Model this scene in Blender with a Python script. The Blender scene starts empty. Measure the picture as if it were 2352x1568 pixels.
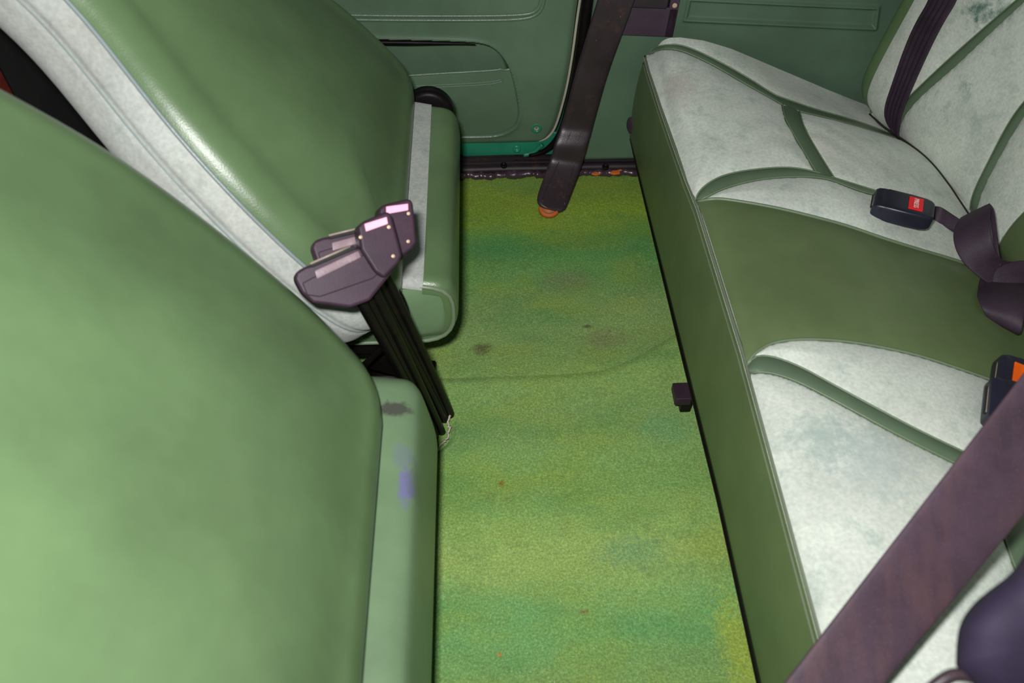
import bpy, math, random
import numpy as np
from mathutils import Vector, Matrix

random.seed(4)
rng = np.random.default_rng(4)
scene = bpy.context.scene
COL = scene.collection

# ------------------------------------------------------------------ camera
FPX = 1900.0                                   # focal length in pixels of the 2352x1568 frame
PITCH, YAW = math.radians(50.0), math.radians(2.0)
CAM = np.array([0.0, 0.0, 1.0])
FWD = np.array([math.sin(YAW) * math.cos(PITCH), math.cos(YAW) * math.cos(PITCH), -math.sin(PITCH)])
RGT = np.array([math.cos(YAW), -math.sin(YAW), 0.0])
UPV = np.cross(RGT, FWD)
cd = bpy.data.cameras.new('camera')
cd.sensor_fit = 'HORIZONTAL'
cd.sensor_width = 22.3
cd.lens = 22.3 * FPX / 2352
cd.clip_start = 0.02
cd.dof.use_dof = True
cd.dof.focus_distance = 1.22
cd.dof.aperture_fstop = 3.2
cam = bpy.data.objects.new('camera', cd)
COL.objects.link(cam)
cam.matrix_world = Matrix((
    (RGT[0], UPV[0], -FWD[0], CAM[0]),
    (RGT[1], UPV[1], -FWD[1], CAM[1]),
    (RGT[2], UPV[2], -FWD[2], CAM[2]),
    (0, 0, 0, 1)))
scene.camera = cam

# ------------------------------------------------------------------ world, light, exposure
w = bpy.data.worlds.new('world')
scene.world = w
w.use_nodes = True
bg = w.node_tree.nodes['Background']
bg.inputs[0].default_value = (0.85, 0.92, 1.0, 1)
bg.inputs[1].default_value = 0.035
# the camera's own flash, just above and left of the lens
fl = bpy.data.lights.new('flash', 'AREA')
fl.shape = 'RECTANGLE'
fl.size, fl.size_y = 0.055, 0.03
fl.energy = 13.0
fl.color = (1.0, 0.985, 0.99)
flash = bpy.data.objects.new('flash', fl)
COL.objects.link(flash)
flash.matrix_world = cam.matrix_world.copy()
flash.location = Vector(CAM - RGT * 0.045 + UPV * 0.06 - FWD * 0.02)
scene.view_settings.view_transform = 'Standard'
scene.view_settings.look = 'None'
scene.view_settings.exposure = 0.0
scene.view_settings.gamma = 1.0
scene.view_settings.use_curve_mapping = False


# ------------------------------------------------------------------ geometry helpers
def sight(px, py):
    return FWD * FPX + RGT * (px - 1176) + UPV * (784 - py)


def on(px, py, x=None, y=None, z=None):
    """World point seen at a photo pixel, on the plane x=, y= or z=."""
    d = sight(px, py)
    for i, v in enumerate((x, y, z)):
        if v is not None:
            return CAM + d * (v - CAM[i]) / d[i]


def onplane(px, py, p0, n):
    d = sight(px, py)
    return CAM + d * (np.dot(np.asarray(p0) - CAM, n) / np.dot(d, n))


def at_depth(px, py, dep):
    return CAM + sight(px, py) / FPX * dep


def link(name, me, mat=None, parent=None):
    o = bpy.data.objects.new(name, me)
    COL.objects.link(o)
    if mat:
        me.materials.append(mat)
    if parent:
        o.parent = parent
    return o


def mesh_obj(name, verts, faces, mat, parent=None, smooth=True, fix=True):
    me = bpy.data.meshes.new(name)
    me.from_pydata([tuple(map(float, v)) for v in verts], [], faces)
    me.update()
    if fix:
        import bmesh
        bm = bmesh.new()
        bm.from_mesh(me)
        bmesh.ops.remove_doubles(bm, verts=bm.verts, dist=1e-6)
        bmesh.ops.recalc_face_normals(bm, faces=bm.faces)
        bm.to_mesh(me)
        bm.free()
    if smooth:
        me.polygons.foreach_set('use_smooth', [True] * len(me.polygons))
    return link(name, me, mat, parent)


def grid_faces(n, m, wrap_n=False, wrap_m=False):
    f = []
    for i in range(n if wrap_n else n - 1):
        for j in range(m if wrap_m else m - 1):
            a, b = i, (i + 1) % n
            c, d = j, (j + 1) % m
            f.append((a * m + c, b * m + c, b * m + d, a * m + d))
    return f


def grid_obj(name, G, mat, parent=None, wrap_n=False, wrap_m=False, caps=False, solid=0.0, flip=None, fix=True):
    G = np.asarray(G)
    n, m = G.shape[:2]
    f = grid_faces(n, m, wrap_n, wrap_m)
    if caps:
        f.append(tuple(range(m)))
        f.append(tuple((n - 1) * m + k for k in range(m)))
    o = mesh_obj(name, G.reshape(-1, 3), f, mat, parent, fix=fix)
    if solid:
        md = o.modifiers.new('thickness', 'SOLIDIFY')
        md.thickness = solid
        md.offset = 0
    return o


def resample(P, n):
    P = np.asarray(P, float)
    d = np.r_[0, np.cumsum(np.linalg.norm(np.diff(P, axis=0), axis=1))]
    t = np.linspace(0, d[-1], n)
    return np.stack([np.interp(t, d, P[:, k]) for k in range(P.shape[1])], 1)


def smooth_line(P, n, it=3):
    """Chaikin-rounded, evenly resampled polyline (end points kept)."""
    P = np.asarray(P, float)
    for _ in range(it):
        Q = np.empty((2 * len(P), P.shape[1]))
        Q[0::2][:len(P)] = 0
        a = P[:-1] * .75 + P[1:] * .25
        b = P[:-1] * .25 + P[1:] * .75
        Q = np.empty((2 * len(a) + 2, P.shape[1]))
        Q[0] = P[0]
        Q[1:-1:2] = a
        Q[2:-1:2] = b
        Q[-1] = P[-1]
        P = Q
    return resample(P, n)


def frames(P):
    P = np.asarray(P, float)
    T = np.gradient(P, axis=0)
    T /= np.linalg.norm(T, axis=1)[:, None] + 1e-12
    return T


def tube(name, P, r, mat, parent=None, seg=8, closed=False):
    P = np.asarray(P, float)
    if closed:
        T = np.roll(P, -1, 0) - np.roll(P, 1, 0)
        T /= np.linalg.norm(T, axis=1)[:, None] + 1e-12
    else:
        T = frames(P)
    ref = np.array([0.31, 0.17, 0.93])
    rings = []
    N = None
    for k in range(len(P)):
        N = ref if N is None else N
        N = N - T[k] * np.dot(N, T[k])
        N /= np.linalg.norm(N) + 1e-12
        B = np.cross(T[k], N)
        rr = r[k] if np.ndim(r) else r
        rings.append([P[k] + rr * (math.cos(a) * N + math.sin(a) * B) for a in np.linspace(0, 2 * math.pi, seg, endpoint=False)])
    return grid_obj(name, rings, mat, parent, wrap_n=closed, wrap_m=True, caps=not closed)


def strap(name, L, Rr, thick, mat, parent=None, n=60, up=None, round_=True, smooth=True, ns=12):
    """A closed band of given thickness whose two long edges run along L and Rr."""
    L = smooth_line(L, n, 3 if smooth else 0)
    Rr = smooth_line(Rr, n, 3 if smooth else 0)
    mid = (L + Rr) / 2
    T = frames(mid)
    rows = []
    for k in range(n):
        W = Rr[k] - L[k]
        N = np.cross(W, T[k])
        N /= np.linalg.norm(N) + 1e-12
        row = []
        for a in np.linspace(0, 2 * math.pi, ns * 2, endpoint=False):
            c, s = math.cos(a), math.sin(a)
            e = 0.35 if round_ else 0.2
            u = np.sign(c) * abs(c) ** e
            v = np.sign(s) * abs(s) ** 0.8
            row.append(mid[k] + W * 0.5 * u + N * thick * 0.5 * v)
        rows.append(row)
    return grid_obj(name, rows, mat, parent, wrap_m=True, caps=True)


def bevel_box(name, size, M, mat, parent=None, bev=0.004, seg=3, taper=None):
    """Rounded box; taper = (sx, sy) scale of the +x end."""
    import bmesh
    bm = bmesh.new()
    bmesh.ops.create_cube(bm, size=1)
    for v in bm.verts:
        sx = 1
        if taper and v.co.x > 0:
            v.co.y *= taper[0]
            v.co.z *= taper[1]
        v.co = Vector((v.co.x * size[0], v.co.y * size[1], v.co.z * size[2]))
    if bev:
        bmesh.ops.bevel(bm, geom=list(bm.edges), offset=bev, segments=seg, profile=0.5, affect='EDGES')
    bm.transform(M)
    me = bpy.data.meshes.new(name)
    bm.to_mesh(me)
    bm.free()
    o = link(name, me, mat, parent)
    for p in me.polygons:
        p.use_smooth = seg > 1
    md = o.modifiers.new('wn', 'WEIGHTED_NORMAL')
    md.keep_sharp = False
    return o


def prism(name, poly, thick, M, mat, parent=None, bev=0.002, seg=2):
    """2-D outline extruded by thick (centred) in its own frame M, with rounded edges."""
    import bmesh
    bm = bmesh.new()
    vs = [bm.verts.new((p[0], p[1], -thick / 2)) for p in poly]
    f = bm.faces.new(vs)
    r = bmesh.ops.extrude_face_region(bm, geom=[f])
    for g in r['geom']:
        if isinstance(g, bmesh.types.BMVert):
            g.co.z += thick
    bmesh.ops.recalc_face_normals(bm, faces=bm.faces)
    if bev:
        bmesh.ops.bevel(bm, geom=list(bm.edges), offset=bev, segments=seg, profile=0.5, affect='EDGES')
    bm.transform(M)
    me = bpy.data.meshes.new(name)
    bm.to_mesh(me)
    bm.free()
    o = link(name, me, mat, parent)
    for p in me.polygons:
        p.use_smooth = True
    md = o.modifiers.new('wn', 'WEIGHTED_NORMAL')
    return o


def disc(name, c, axis, r, depth, mat, parent=None, seg=28, profile=None):
    """A turned round part about an axis; profile = list of (radius, height) fractions."""
    axis = np.asarray(axis, float)
    axis /= np.linalg.norm(axis)
    a = np.cross(axis, [0.3, 0.2, 0.91])
    a /= np.linalg.norm(a)
    b = np.cross(axis, a)
    profile = profile or [(0.02, 1), (.8, 1), (.95, .9), (1, .7), (1, 0)]
    rows = []
    for (pr, ph) in profile:
        rows.append([np.asarray(c) + axis * depth * ph + r * pr * (math.cos(t) * a + math.sin(t) * b) for t in np.linspace(0, 2 * math.pi, seg, endpoint=False)])
    return grid_obj(name, rows, mat, parent, wrap_m=True, caps=True)


def frame_matrix(o, X, Y):
    X = np.asarray(X, float)
    X /= np.linalg.norm(X)
    Y = np.asarray(Y, float)
    Y = Y - X * np.dot(X, Y)
    Y /= np.linalg.norm(Y)
    Z = np.cross(X, Y)
    return Matrix(((X[0], Y[0], Z[0], o[0]), (X[1], Y[1], Z[1], o[1]), (X[2], Y[2], Z[2], o[2]), (0, 0, 0, 1)))


def empty(name, loc=(0, 0, 0)):
    o = bpy.data.objects.new(name, None)
    COL.objects.link(o)
    o.location = loc
    o.empty_display_size = 0.05
    return o


def tag(o, label, cat, group=None, kind=None):
    o['label'] = label
    o['category'] = cat
    if group:
        o['group'] = group
    if kind:
        o['kind'] = kind
    return o


def structure(o, label=None):
    o['kind'] = 'structure'
    if label:
        o['label'] = label
    return o


def thing(name, label, cat, loc, group=None):
    return tag(empty(name, loc), label, cat, group)


def settle(root):
    """Children were built in world space: keep them there under a moved root."""
    inv = Matrix.Translation(root.location).inverted()
    for ch in root.children:
        ch.matrix_parent_inverse = inv


def poly_dist(P, A):
    """Distance of points P (n,2) to polyline A (m,2)."""
    best = np.full(len(P), 1e9)
    for a, b in zip(A[:-1], A[1:]):
        ab = b - a
        t = np.clip(((P - a) @ ab) / (ab @ ab + 1e-12), 0, 1)
        best = np.minimum(best, np.linalg.norm(P - (a + t[:, None] * ab), axis=1))
    return best


def inside(P, A):
    r = np.zeros(len(P), bool)
    n = len(A)
    for i in range(n):
        x1, y1 = A[i]
        x2, y2 = A[(i + 1) % n]
        c = ((y1 > P[:, 1]) != (y2 > P[:, 1])) & (P[:, 0] < (x2 - x1) * (P[:, 1] - y1) / (y2 - y1 + 1e-15) + x1)
        r ^= c
    return r


def sstep(a, b, x):
    t = np.clip((x - a) / (b - a), 0, 1)
    return t * t * (3 - 2 * t)


# ------------------------------------------------------------------ materials
class NT:
    def __init__(self, name):
        self.m = bpy.data.materials.new(name)
        self.m.use_nodes = True
        self.t = self.m.node_tree
        self.b = self.t.nodes['Principled BSDF']
        self.co = self.t.nodes.new('ShaderNodeTexCoord').outputs['Object']

    def n(self, kind, **kw):
        nd = self.t.nodes.new(kind)
        for k, v in kw.items():
            setattr(nd, k, v)
        return nd

    def l(self, a, b):
        self.t.links.new(a, b)

    def mapping(self, scale=(1, 1, 1), loc=(0, 0, 0), rot=(0, 0, 0)):
        nd = self.n('ShaderNodeMapping')
        nd.inputs['Scale'].default_value = scale
        nd.inputs['Location'].default_value = loc
        nd.inputs['Rotation'].default_value = rot
        self.l(self.co, nd.inputs['Vector'])
        return nd.outputs[0]

    def noise(self, scale, detail=3, rough=.55, vec=None, dist=0.0):
        nd = self.n('ShaderNodeTexNoise')
        nd.inputs['Scale'].default_value = scale
        nd.inputs['Detail'].default_value = detail
        nd.inputs['Roughness'].default_value = rough
        nd.inputs['Distortion'].default_value = dist
        self.l(vec if vec is not None else self.co, nd.inputs['Vector'])
        return nd.outputs['Fac']

    def ramp(self, fac, stops, interp='LINEAR'):
        nd = self.n('ShaderNodeValToRGB')
        cr = nd.color_ramp
        cr.interpolation = interp
        while len(cr.elements) < len(stops):
            cr.elements.new(0.5)
        for e, (p, c) in zip(cr.elements, stops):
            e.position = p
            e.color = c if len(c) == 4 else (*c, 1)
        self.l(fac, nd.inputs[0])
        return nd.outputs[0]

    def mix(self, fac, a, b, mode='MIX'):
        nd = self.n('ShaderNodeMix', data_type='RGBA', blend_type=mode)
        for sock, v in ((nd.inputs[0], fac), (nd.inputs[6], a), (nd.inputs[7], b)):
            if isinstance(v, (int, float)):
                sock.default_value = v
            elif isinstance(v, tuple):
                sock.default_value = v if len(v) == 4 else (*v, 1)
            else:
                self.l(v, sock)
        return nd.outputs[2]

    def math(self, op, a, b=0.0, clamp=False):
        nd = self.n('ShaderNodeMath', operation=op, use_clamp=clamp)
        for sock, v in ((nd.inputs[0], a), (nd.inputs[1], b)):
            if isinstance(v, (int, float)):
                sock.default_value = v
            else:
                self.l(v, sock)
        return nd.outputs[0]

    def bump(self, h, strength=.3, dist=.001, prev=None):
        nd = self.n('ShaderNodeBump')
        nd.inputs['Strength'].default_value = strength
        nd.inputs['Distance'].default_value = dist
        self.l(h, nd.inputs['Height'])
        if prev is not None:
            self.l(prev, nd.inputs['Normal'])
        self.l(nd.outputs[0], self.b.inputs['Normal'])
        return nd.outputs[0]

    def base(self, c, rough=.5, spec=.5, metal=0.0):
        s = self.b.inputs['Base Color']
        if isinstance(c, tuple):
            s.default_value = (*c, 1)
        else:
            self.l(c, s)
        self.b.inputs['Roughness'].default_value = rough
        self.b.inputs['Specular IOR Level'].default_value = spec
        self.b.inputs['Metallic'].default_value = metal
        return self


def k(c, f):
    return tuple(v * f for v in c)


def vinyl(name, c, rough=.42, spec=.5, var=.16, tint=(1.1, 1.0, 0.95), grain=.25):
    t = NT(name)
    big = t.noise(7, 4, .6)
    fine = t.noise(60, 3)
    col = t.ramp(big, [(.3, k(c, 1 - var)), (.7, k(c, 1 + var))])
    col = t.mix(t.math('MULTIPLY', t.ramp(fine, [(.5, (0, 0, 0)), (.8, (1, 1, 1))]), .18), col, tuple(a * b for a, b in zip(c, tint)))
    t.base(col, rough, spec)
    v = t.n('ShaderNodeTexVoronoi')
    v.inputs['Scale'].default_value = 900
    t.l(t.co, v.inputs['Vector'])
    n1 = t.bump(v.outputs['Distance'], grain, .00035)
    t.bump(t.noise(25, 2), .12, .004, n1)
    return t.m


def fabric(name, c, stain, amount=.5, spots=()):
    t = NT(name)
    big = t.noise(9, 5, .65)
    small = t.noise(240, 2)
    patch = t.noise(26, 6, .7)
    col = t.ramp(big, [(.3, k(c, .82)), (.7, k(c, 1.1))])
    col = t.mix(t.math('MULTIPLY', t.ramp(patch, [(.52, (0, 0, 0)), (.75, (1, 1, 1))]), amount), col, stain)
    col = t.mix(t.math('MULTIPLY', t.ramp(t.noise(5, 3), [(.5, (0, 0, 0)), (.7, (1, 1, 1))]), .35), col, (c[0] * .98, c[1] * .88, c[2] * .86))
    col = t.mix(.25, col, t.mix(1.0, col, t.ramp(small, [(.3, (.55, .55, .55)), (.7, (1.35, 1.35, 1.35))]), 'MULTIPLY'))
    for ctr, size, sc, st in spots:
        mp = t.n('ShaderNodeMapping', vector_type='TEXTURE')
        mp.inputs['Location'].default_value = ctr
        mp.inputs['Scale'].default_value = size
        t.l(t.co, mp.inputs['Vector'])
        ln = t.n('ShaderNodeVectorMath', operation='LENGTH')
        t.l(mp.outputs[0], ln.inputs[0])
        r = t.math('ADD', ln.outputs['Value'], t.math('MULTIPLY', t.math('SUBTRACT', t.noise(90, 5, .75), .5), 2.6))
        col = t.mix(t.math('MULTIPLY', t.ramp(r, [(.2, (1, 1, 1)), (1.1, (0, 0, 0))]), st), col, sc)
    t.base(col, .95, .12)
    t.b.inputs['Sheen Weight'].default_value = .15
    t.bump(small, .25, .0008)
    return t.m


GREEN = (.105, .185, .070)
M = {}
M['vinyl_front'] = vinyl('front_seat_vinyl', (.100, .165, .073), .31, .45)
M['vinyl_rear'] = vinyl('rear_seat_vinyl', (.118, .168, .070), .42, .4)
M['vinyl_band'] = vinyl('rear_seat_band_vinyl', (.098, .148, .088), .40, .45)
M['vinyl_side'] = vinyl('seat_side_vinyl', (.15, .24, .125), .38, .45)
M['piping'] = vinyl('seat_piping', (.16, .22, .13), .4, .5)
M['piping_dull'] = vinyl('dull_piping', (.15, .18, .12), .5, .3)
M['crease_shade'] = vinyl('painted_crease_shade', (.030, .028, .022), .6, .2)  # dark colour for the painted shade in the bench crease
M['piping_grey'] = vinyl('grey_piping', (.22, .27, .26), .35, .5)
M['fabric'] = fabric('rear_seat_fabric', (.64, .69, .61), (.18, .31, .26), .5, [
    (tuple(on(2228, 28, x=.695)), (.05, .030, .026), (.06, .15, .12), .9), (tuple(on(2280, 30, x=.71)), (.05, .018, .02), (.10, .2, .16), .7), (tuple(on(2178, 205, x=.680)), (.04, .018, .014), (.09, .19, .15), .8),
    (tuple(on(2140, 250, x=.675)), (.04, .010, .020), (.14, .24, .19), .5), (tuple(on(1895, 1010, z=.265)), (.045, .04, .05), (.30, .40, .36), .6),
    (tuple(on(2010, 1060, z=.265)), (.06, .06, .05), (.36, .46, .45), .5), (tuple(on(1560, 200, z=.27)), (.035, .05, .05), (.42, .34, .30), .45)])
M['fabric_front'] = fabric('front_seat_fabric', (.43, .46, .42), (.16, .23, .19), .5)
M['door'] = vinyl('door_card_vinyl', (.105, .170, .108), .33, .5)
M['panel'] = vinyl('side_panel_vinyl', (.090, .155, .098), .48, .45)
M['teal'] = vinyl('painted_bodywork', (.02, .23, .13), .25, .6, .25, (1, 1, 1), .05)
M['cream_edge'] = vinyl('cream_edge', (.42, .40, .30), .5, .3)


def stains(name, c, spots, rough=.38):
    """Vinyl with worn marks: (centre, half size, colour, strength) in the seat's own space."""
    m = vinyl(name, c, rough, .45)
    t = NT.__new__(NT)
    t.m, t.t = m, m.node_tree
    t.b = t.t.nodes['Principled BSDF']
    t.co = t.n('ShaderNodeTexCoord').outputs['Object']
    col = t.b.inputs['Base Color'].links[0].from_socket
    for ctr, size, sc, st in spots:
        mp = t.n('ShaderNodeMapping', vector_type='TEXTURE')
        mp.inputs['Location'].default_value = ctr
        mp.inputs['Scale'].default_value = size
        t.l(t.co, mp.inputs['Vector'])
        ln = t.n('ShaderNodeVectorMath', operation='LENGTH')
        t.l(mp.outputs[0], ln.inputs[0])
        r = t.math('ADD', ln.outputs['Value'], t.math('MULTIPLY', t.math('SUBTRACT', t.noise(70, 4, .7), .5), 1.6))
        f = t.math('MULTIPLY', t.ramp(r, [(.55, (1, 1, 1)), (1.0, (0, 0, 0))]), st)
        col = t.mix(f, col, sc)
    t.l(col, t.b.inputs['Base Color'])
    return m


def plastic(name, c, rough=.45, scuff=None, spec=.5, grain=.15):
    t = NT(name)
    col = t.ramp(t.noise(18, 4, .6), [(.3, k(c, .75)), (.7, k(c, 1.3))])
    if scuff:
        col = t.mix(t.math('MULTIPLY', t.ramp(t.noise(30, 6, .75), [(.55, (0, 0, 0)), (.7, (1, 1, 1))]), .6), col, scuff)
    t.base(col, rough, spec)
    t.bump(t.noise(500, 2), grain, .0004)
    return t.m


M['buckle'] = plastic('buckle_plastic', (.038, .020, .033), .45, (.055, .028, .040), .2)
M['black'] = plastic('black_rubber', (.006, .0045, .0045), .40, (.018, .009, .007), .12)
M['navy'] = plastic('navy_black_plastic', (.016, .016, .030), .35)
M['ash'] = plastic('ashtray_plastic', (.055, .032, .055), .5)
M['ash_dark'] = plastic('ashtray_drawer_plastic', (.026, .017, .024), .5)
M['sill'] = plastic('black_sill_rubber', (.016, .010, .012), .48, (.06, .03, .02), .3)
M['bitumen'] = plastic('bitumen_edge', (.05, .028, .04), .25, (.10, .06, .07), .6, .8)
M['sleeve'] = plastic('sleeve_leatherette', (.032, .021, .026), .38, (.11, .048, .030), .5, .5)
M['scuff'] = plastic('scuffed_rivet', (.10, .045, .03), .5)
M['rust'] = plastic('rusty_orange', (.55, .13, .02), .6, (.25, .08, .02))
M['red'] = plastic('dull_red', (.16, .018, .012), .6)
M['dark'] = plastic('near_black', (.01, .012, .01), .8)
M['trim'] = plastic('blurred_trim_plastic', (.026, .019, .040), .7, (.015, .01, .022), .2)
M['pink'] = plastic('faded_pink_button', (.95, .42, .58), .35)
M['redb'] = plastic('red_button', (.85, .008, .012), .3)
M['orange'] = plastic('orange_button', (.95, .14, .01), .3)
M['white'] = plastic('white_lettering', (.85, .7, .68), .6)
M['window'] = plastic('clear_window', (.20, .14, .155), .25, (.4, .3, .33))
M['rivet'] = plastic('rivet_metal', (.55, .38, .25), .3)
M['steel'] = NT('bright_steel').base((.55, .55, .56), .25, .5, 1.0).m
M['fray'] = plastic('frayed_backing', (.40, .36, .28), .9, (.2, .14, .12))
M['grit'] = plastic('dull_metal', (.3, .24, .20), .4)


def mark(px, py, z=.255):
    return tuple(on(px, py, z=z))


M['vinyl_cushion'] = stains('near_cushion_vinyl', (.135, .215, .115), [
    (mark(908, 947), (.022, .012, .03), (.05, .03, .04), .75), (mark(934, 1118), (.010, .028, .03), (.16, .13, .36), .7),
    (mark(925, 1055), (.012, .02, .03), (.14, .16, .24), .4), (mark(966, 1420), (.006, .16, .02), (.13, .10, .07), .6),
    (mark(955, 1100), (.012, .03, .03), (.10, .13, .10), .5)])


def webbing(name, c, wear=None):
    t = NT(name)
    col = t.ramp(t.noise(14, 4, .65), [(.3, k(c, .65)), (.7, k(c, 1.35))])
    if wear:
        f = t.noise(1, 4, .6, t.mapping((34, 9, 9), (0, 0, 0), (0, 0, .75)))
        col = t.mix(t.math('MULTIPLY', t.ramp(f, [(.45, (0, 0, 0)), (.75, (1, 1, 1))]), .8), col, wear)
    col = t.mix(t.math('MULTIPLY', t.ramp(t.noise(700, 1), [(.6, (0, 0, 0)), (.75, (1, 1, 1))]), .5), col, k(c, 2.2))
    t.base(col, .6, .3)
    t.bump(t.noise(900, 1), .3, .0006)
    return t.m


M['web'] = webbing('seat_belt_webbing', (.040, .024, .039))
M['web_near'] = webbing('near_belt_webbing', (.054, .033, .048), (.105, .055, .058))
M['web_dark'] = webbing('belt_webbing_groove', (.016, .008, .016))


def carpet(name, stops, spots=()):
    t = NT(name)
    sep = t.n('ShaderNodeSeparateXYZ')
    t.l(t.co, sep.inputs[0])
    wav = t.noise(3.2, 4, .6, t.mapping((.8, 2.2, 1)))
    pos = t.math('ADD', sep.outputs['Y'], t.math('MULTIPLY', t.math('SUBTRACT', wav, .5), .16))
    pos = t.math('DIVIDE', pos, 1.3, True)
    col = t.ramp(pos, stops, 'EASE')
    # uneven fading, yellowed patches, fine fibres and light specks
    col = t.mix(t.math('MULTIPLY', t.ramp(t.noise(6, 4, .6, t.mapping((1, 1.6, 1), (3, 1, 0))), [(.48, (0, 0, 0)), (.68, (1, 1, 1))]), .55), col, (.245, .33, .045))
    col = t.mix(t.math('MULTIPLY', t.ramp(t.noise(7, 4, .6, t.mapping((1, 2.0, 1), (8, 5, 2))), [(.50, (0, 0, 0)), (.72, (1, 1, 1))]), .5), col, (.085, .25, .075))
    col = t.mix(t.math('MULTIPLY', t.ramp(t.noise(28, 5, .7), [(.56, (0, 0, 0)), (.75, (1, 1, 1))]), .3), col, (.13, .13, .06))
    for ctr, size, sc, st in spots:
        mp = t.n('ShaderNodeMapping', vector_type='TEXTURE')
        mp.inputs['Location'].default_value = ctr
        mp.inputs['Scale'].default_value = size
        t.l(t.co, mp.inputs['Vector'])
        ln = t.n('ShaderNodeVectorMath', operation='LENGTH')
        t.l(mp.outputs[0], ln.inputs[0])
        r = t.math('ADD', ln.outputs['Value'], t.math('MULTIPLY', t.math('SUBTRACT', t.noise(110, 4, .75), .5), 1.8))
        col = t.mix(t.math('MULTIPLY', t.ramp(r, [(.3, (1, 1, 1)), (1.05, (0, 0, 0))]), st), col, sc)
    fib = t.noise(330, 3, .7)
    col = t.mix(.5, col, t.mix(1.0, col, t.ramp(fib, [(.28, (.4, .4, .4)), (.5, (1, 1, 1)), (.72, (2.0, 1.95, 1.8))]), 'MULTIPLY'))
    spk = t.noise(620, 1)
    col = t.mix(t.math('MULTIPLY', t.ramp(spk, [(.68, (0, 0, 0)), (.76, (1, 1, 1))]), .7), col, (.66, .66, .46))
    t.base(col, .9, .2)
    n1 = t.bump(fib, .7, .002)
    t.bump(t.noise(14, 3), .35, .008, n1)
    return t.m


# stops run from the near door (0) to the far sill (1)
def fpos(px, py):
    return tuple(on(px, py, z=0))


M['carpet_near'] = carpet('near_carpet', [(.20, (.20, .31, .085)), (.30, (.155, .35, .115)), (.36, (.28, .41, .11)), (.44, (.205, .37, .10)),
                                          (.52, (.195, .33, .10)), (.60, (.235, .38, .105))],
                          [(fpos(1152, 1110), (.007, .007, .02), (.22, .16, .02), .8), (fpos(1148, 1503), (.004, .004, .02), (.40, .18, .02), .8),
                           (fpos(1340, 1405), (.010, .003, .02), (.20, .08, .04), .7), (fpos(1700, 1480), (.035, .09, .05), (.34, .42, .05), .7),
                           (fpos(1530, 985), (.05, .035, .05), (.12, .30, .12), .5), (fpos(1450, 1270), (.06, .03, .05), (.13, .30, .15), .5)])
M['carpet_far'] = carpet('far_carpet', [(.58, (.215, .35, .10)), (.70, (.20, .315, .10)), (.76, (.145, .31, .085)), (.80, (.12, .305, .08)), (.845, (.15, .31, .06)),
                                        (.885, (.21, .33, .035)), (.96, (.20, .31, .05))],
                         [(fpos(1108, 795), (.022, .018, .02), (.09, .06, .03), .75), (fpos(1350, 743), (.012, .005, .02), (.07, .06, .03), .8),
                          (fpos(1130, 560), (.09, .05, .05), (.075, .28, .09), .6), (fpos(1390, 770), (.05, .03, .05), (.20, .20, .09), .55),
                          (fpos(1300, 640), (.06, .035, .05), (.19, .20, .10), .5), (fpos(1440, 620), (.04, .05, .05), (.22, .33, .06), .5)])


# ------------------------------------------------------------------ floor, far wall, sill
def waves(x, y):
    return .003 * np.sin(y * 27 + x * 2) + .002 * np.sin(y * 51 - x * 7)


xs = np.linspace(-.95, .95, 96)
ys = np.linspace(-.02, 1.253, 90)
X, Y = np.meshgrid(xs, ys, indexing='ij')
fl_o = grid_obj('floor', np.stack([X, Y, waves(X, Y) * .6 - .004], -1), M['carpet_far'])
structure(fl_o, 'worn green carpeted floor between the front and rear seats')

# the nearer carpet piece, lying over the far one with a soft seam
seam = np.array([[-.6, .770], [-.20, .770], [-.09, .769], [.10, .771], [.17, .776], [.22, .80], [.27, .835], [.32, .87], [.6, .93]])
seam_s = smooth_line(seam, 80)
xs = np.linspace(-.088, .32, 120)
ve = np.linspace(0, 1, 120)
yr = np.interp(xs, seam_s[:, 0], seam_s[:, 1])
# ragged cut on the left, where the buckle stalks come through
G = np.zeros((120, 120, 3))
rag = np.interp(np.linspace(0, 1, 200), np.linspace(0, 1, 40), rng.normal(0, .0035, 40))
for j, v in enumerate(ve):
    y0 = .0 + v * .77
    left = np.interp(y0, [0, .3, .50, .60, .625, .645, .665, .70, .72, .77], [-.10, -.10, -.10, -.098, -.092, -.080, -.066, -.068, -.10, -.10])
    left += np.interp(v, np.linspace(0, 1, 200), rag) * (1 if .6 < y0 < .71 else .3)
    for i in range(120):
        x = left + (xs[i] - xs[0]) / (xs[-1] - xs[0]) * (.32 - left)
        y = v * np.interp(x, seam_s[:, 0], seam_s[:, 1])
        edge = sstep(0, .012, np.interp(x, seam_s[:, 0], seam_s[:, 1]) - y) * sstep(0, .01, x - left)
        G[i, j] = (x, y, waves(x, y) * .6 - .004 + .0005 + .0045 * edge)
o = grid_obj('carpet_piece', G, M['carpet_near'], fix=True)
tag(o, 'lighter yellow-green carpet piece over the near floor, its edge crossing the footwell', 'carpet')

fray = np.array([(x, y, .004) for x, y in [(-.098, .60), (-.092, .625), (-.080, .645), (-.068, .66), (-.066, .67), (-.069, .68), (-.066, .69), (-.070, .705)]])
fray = smooth_line(fray, 60, 1) + np.c_[rng.normal(0, .0012, 60), rng.normal(0, .001, 60), np.abs(rng.normal(0, .0012, 60))]
tube('frayed_edge', fray, .0016, M['fray'], o, 5)

WALL_Y = lambda z: 1.262 + .055 * (z - .035)


def on_wall(px, py, off=0.0):
    p = on(px, py, y=1.27)
    for _ in range(4):
        p = on(px, py, y=WALL_Y(p[2]) - off)
    return p


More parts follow.
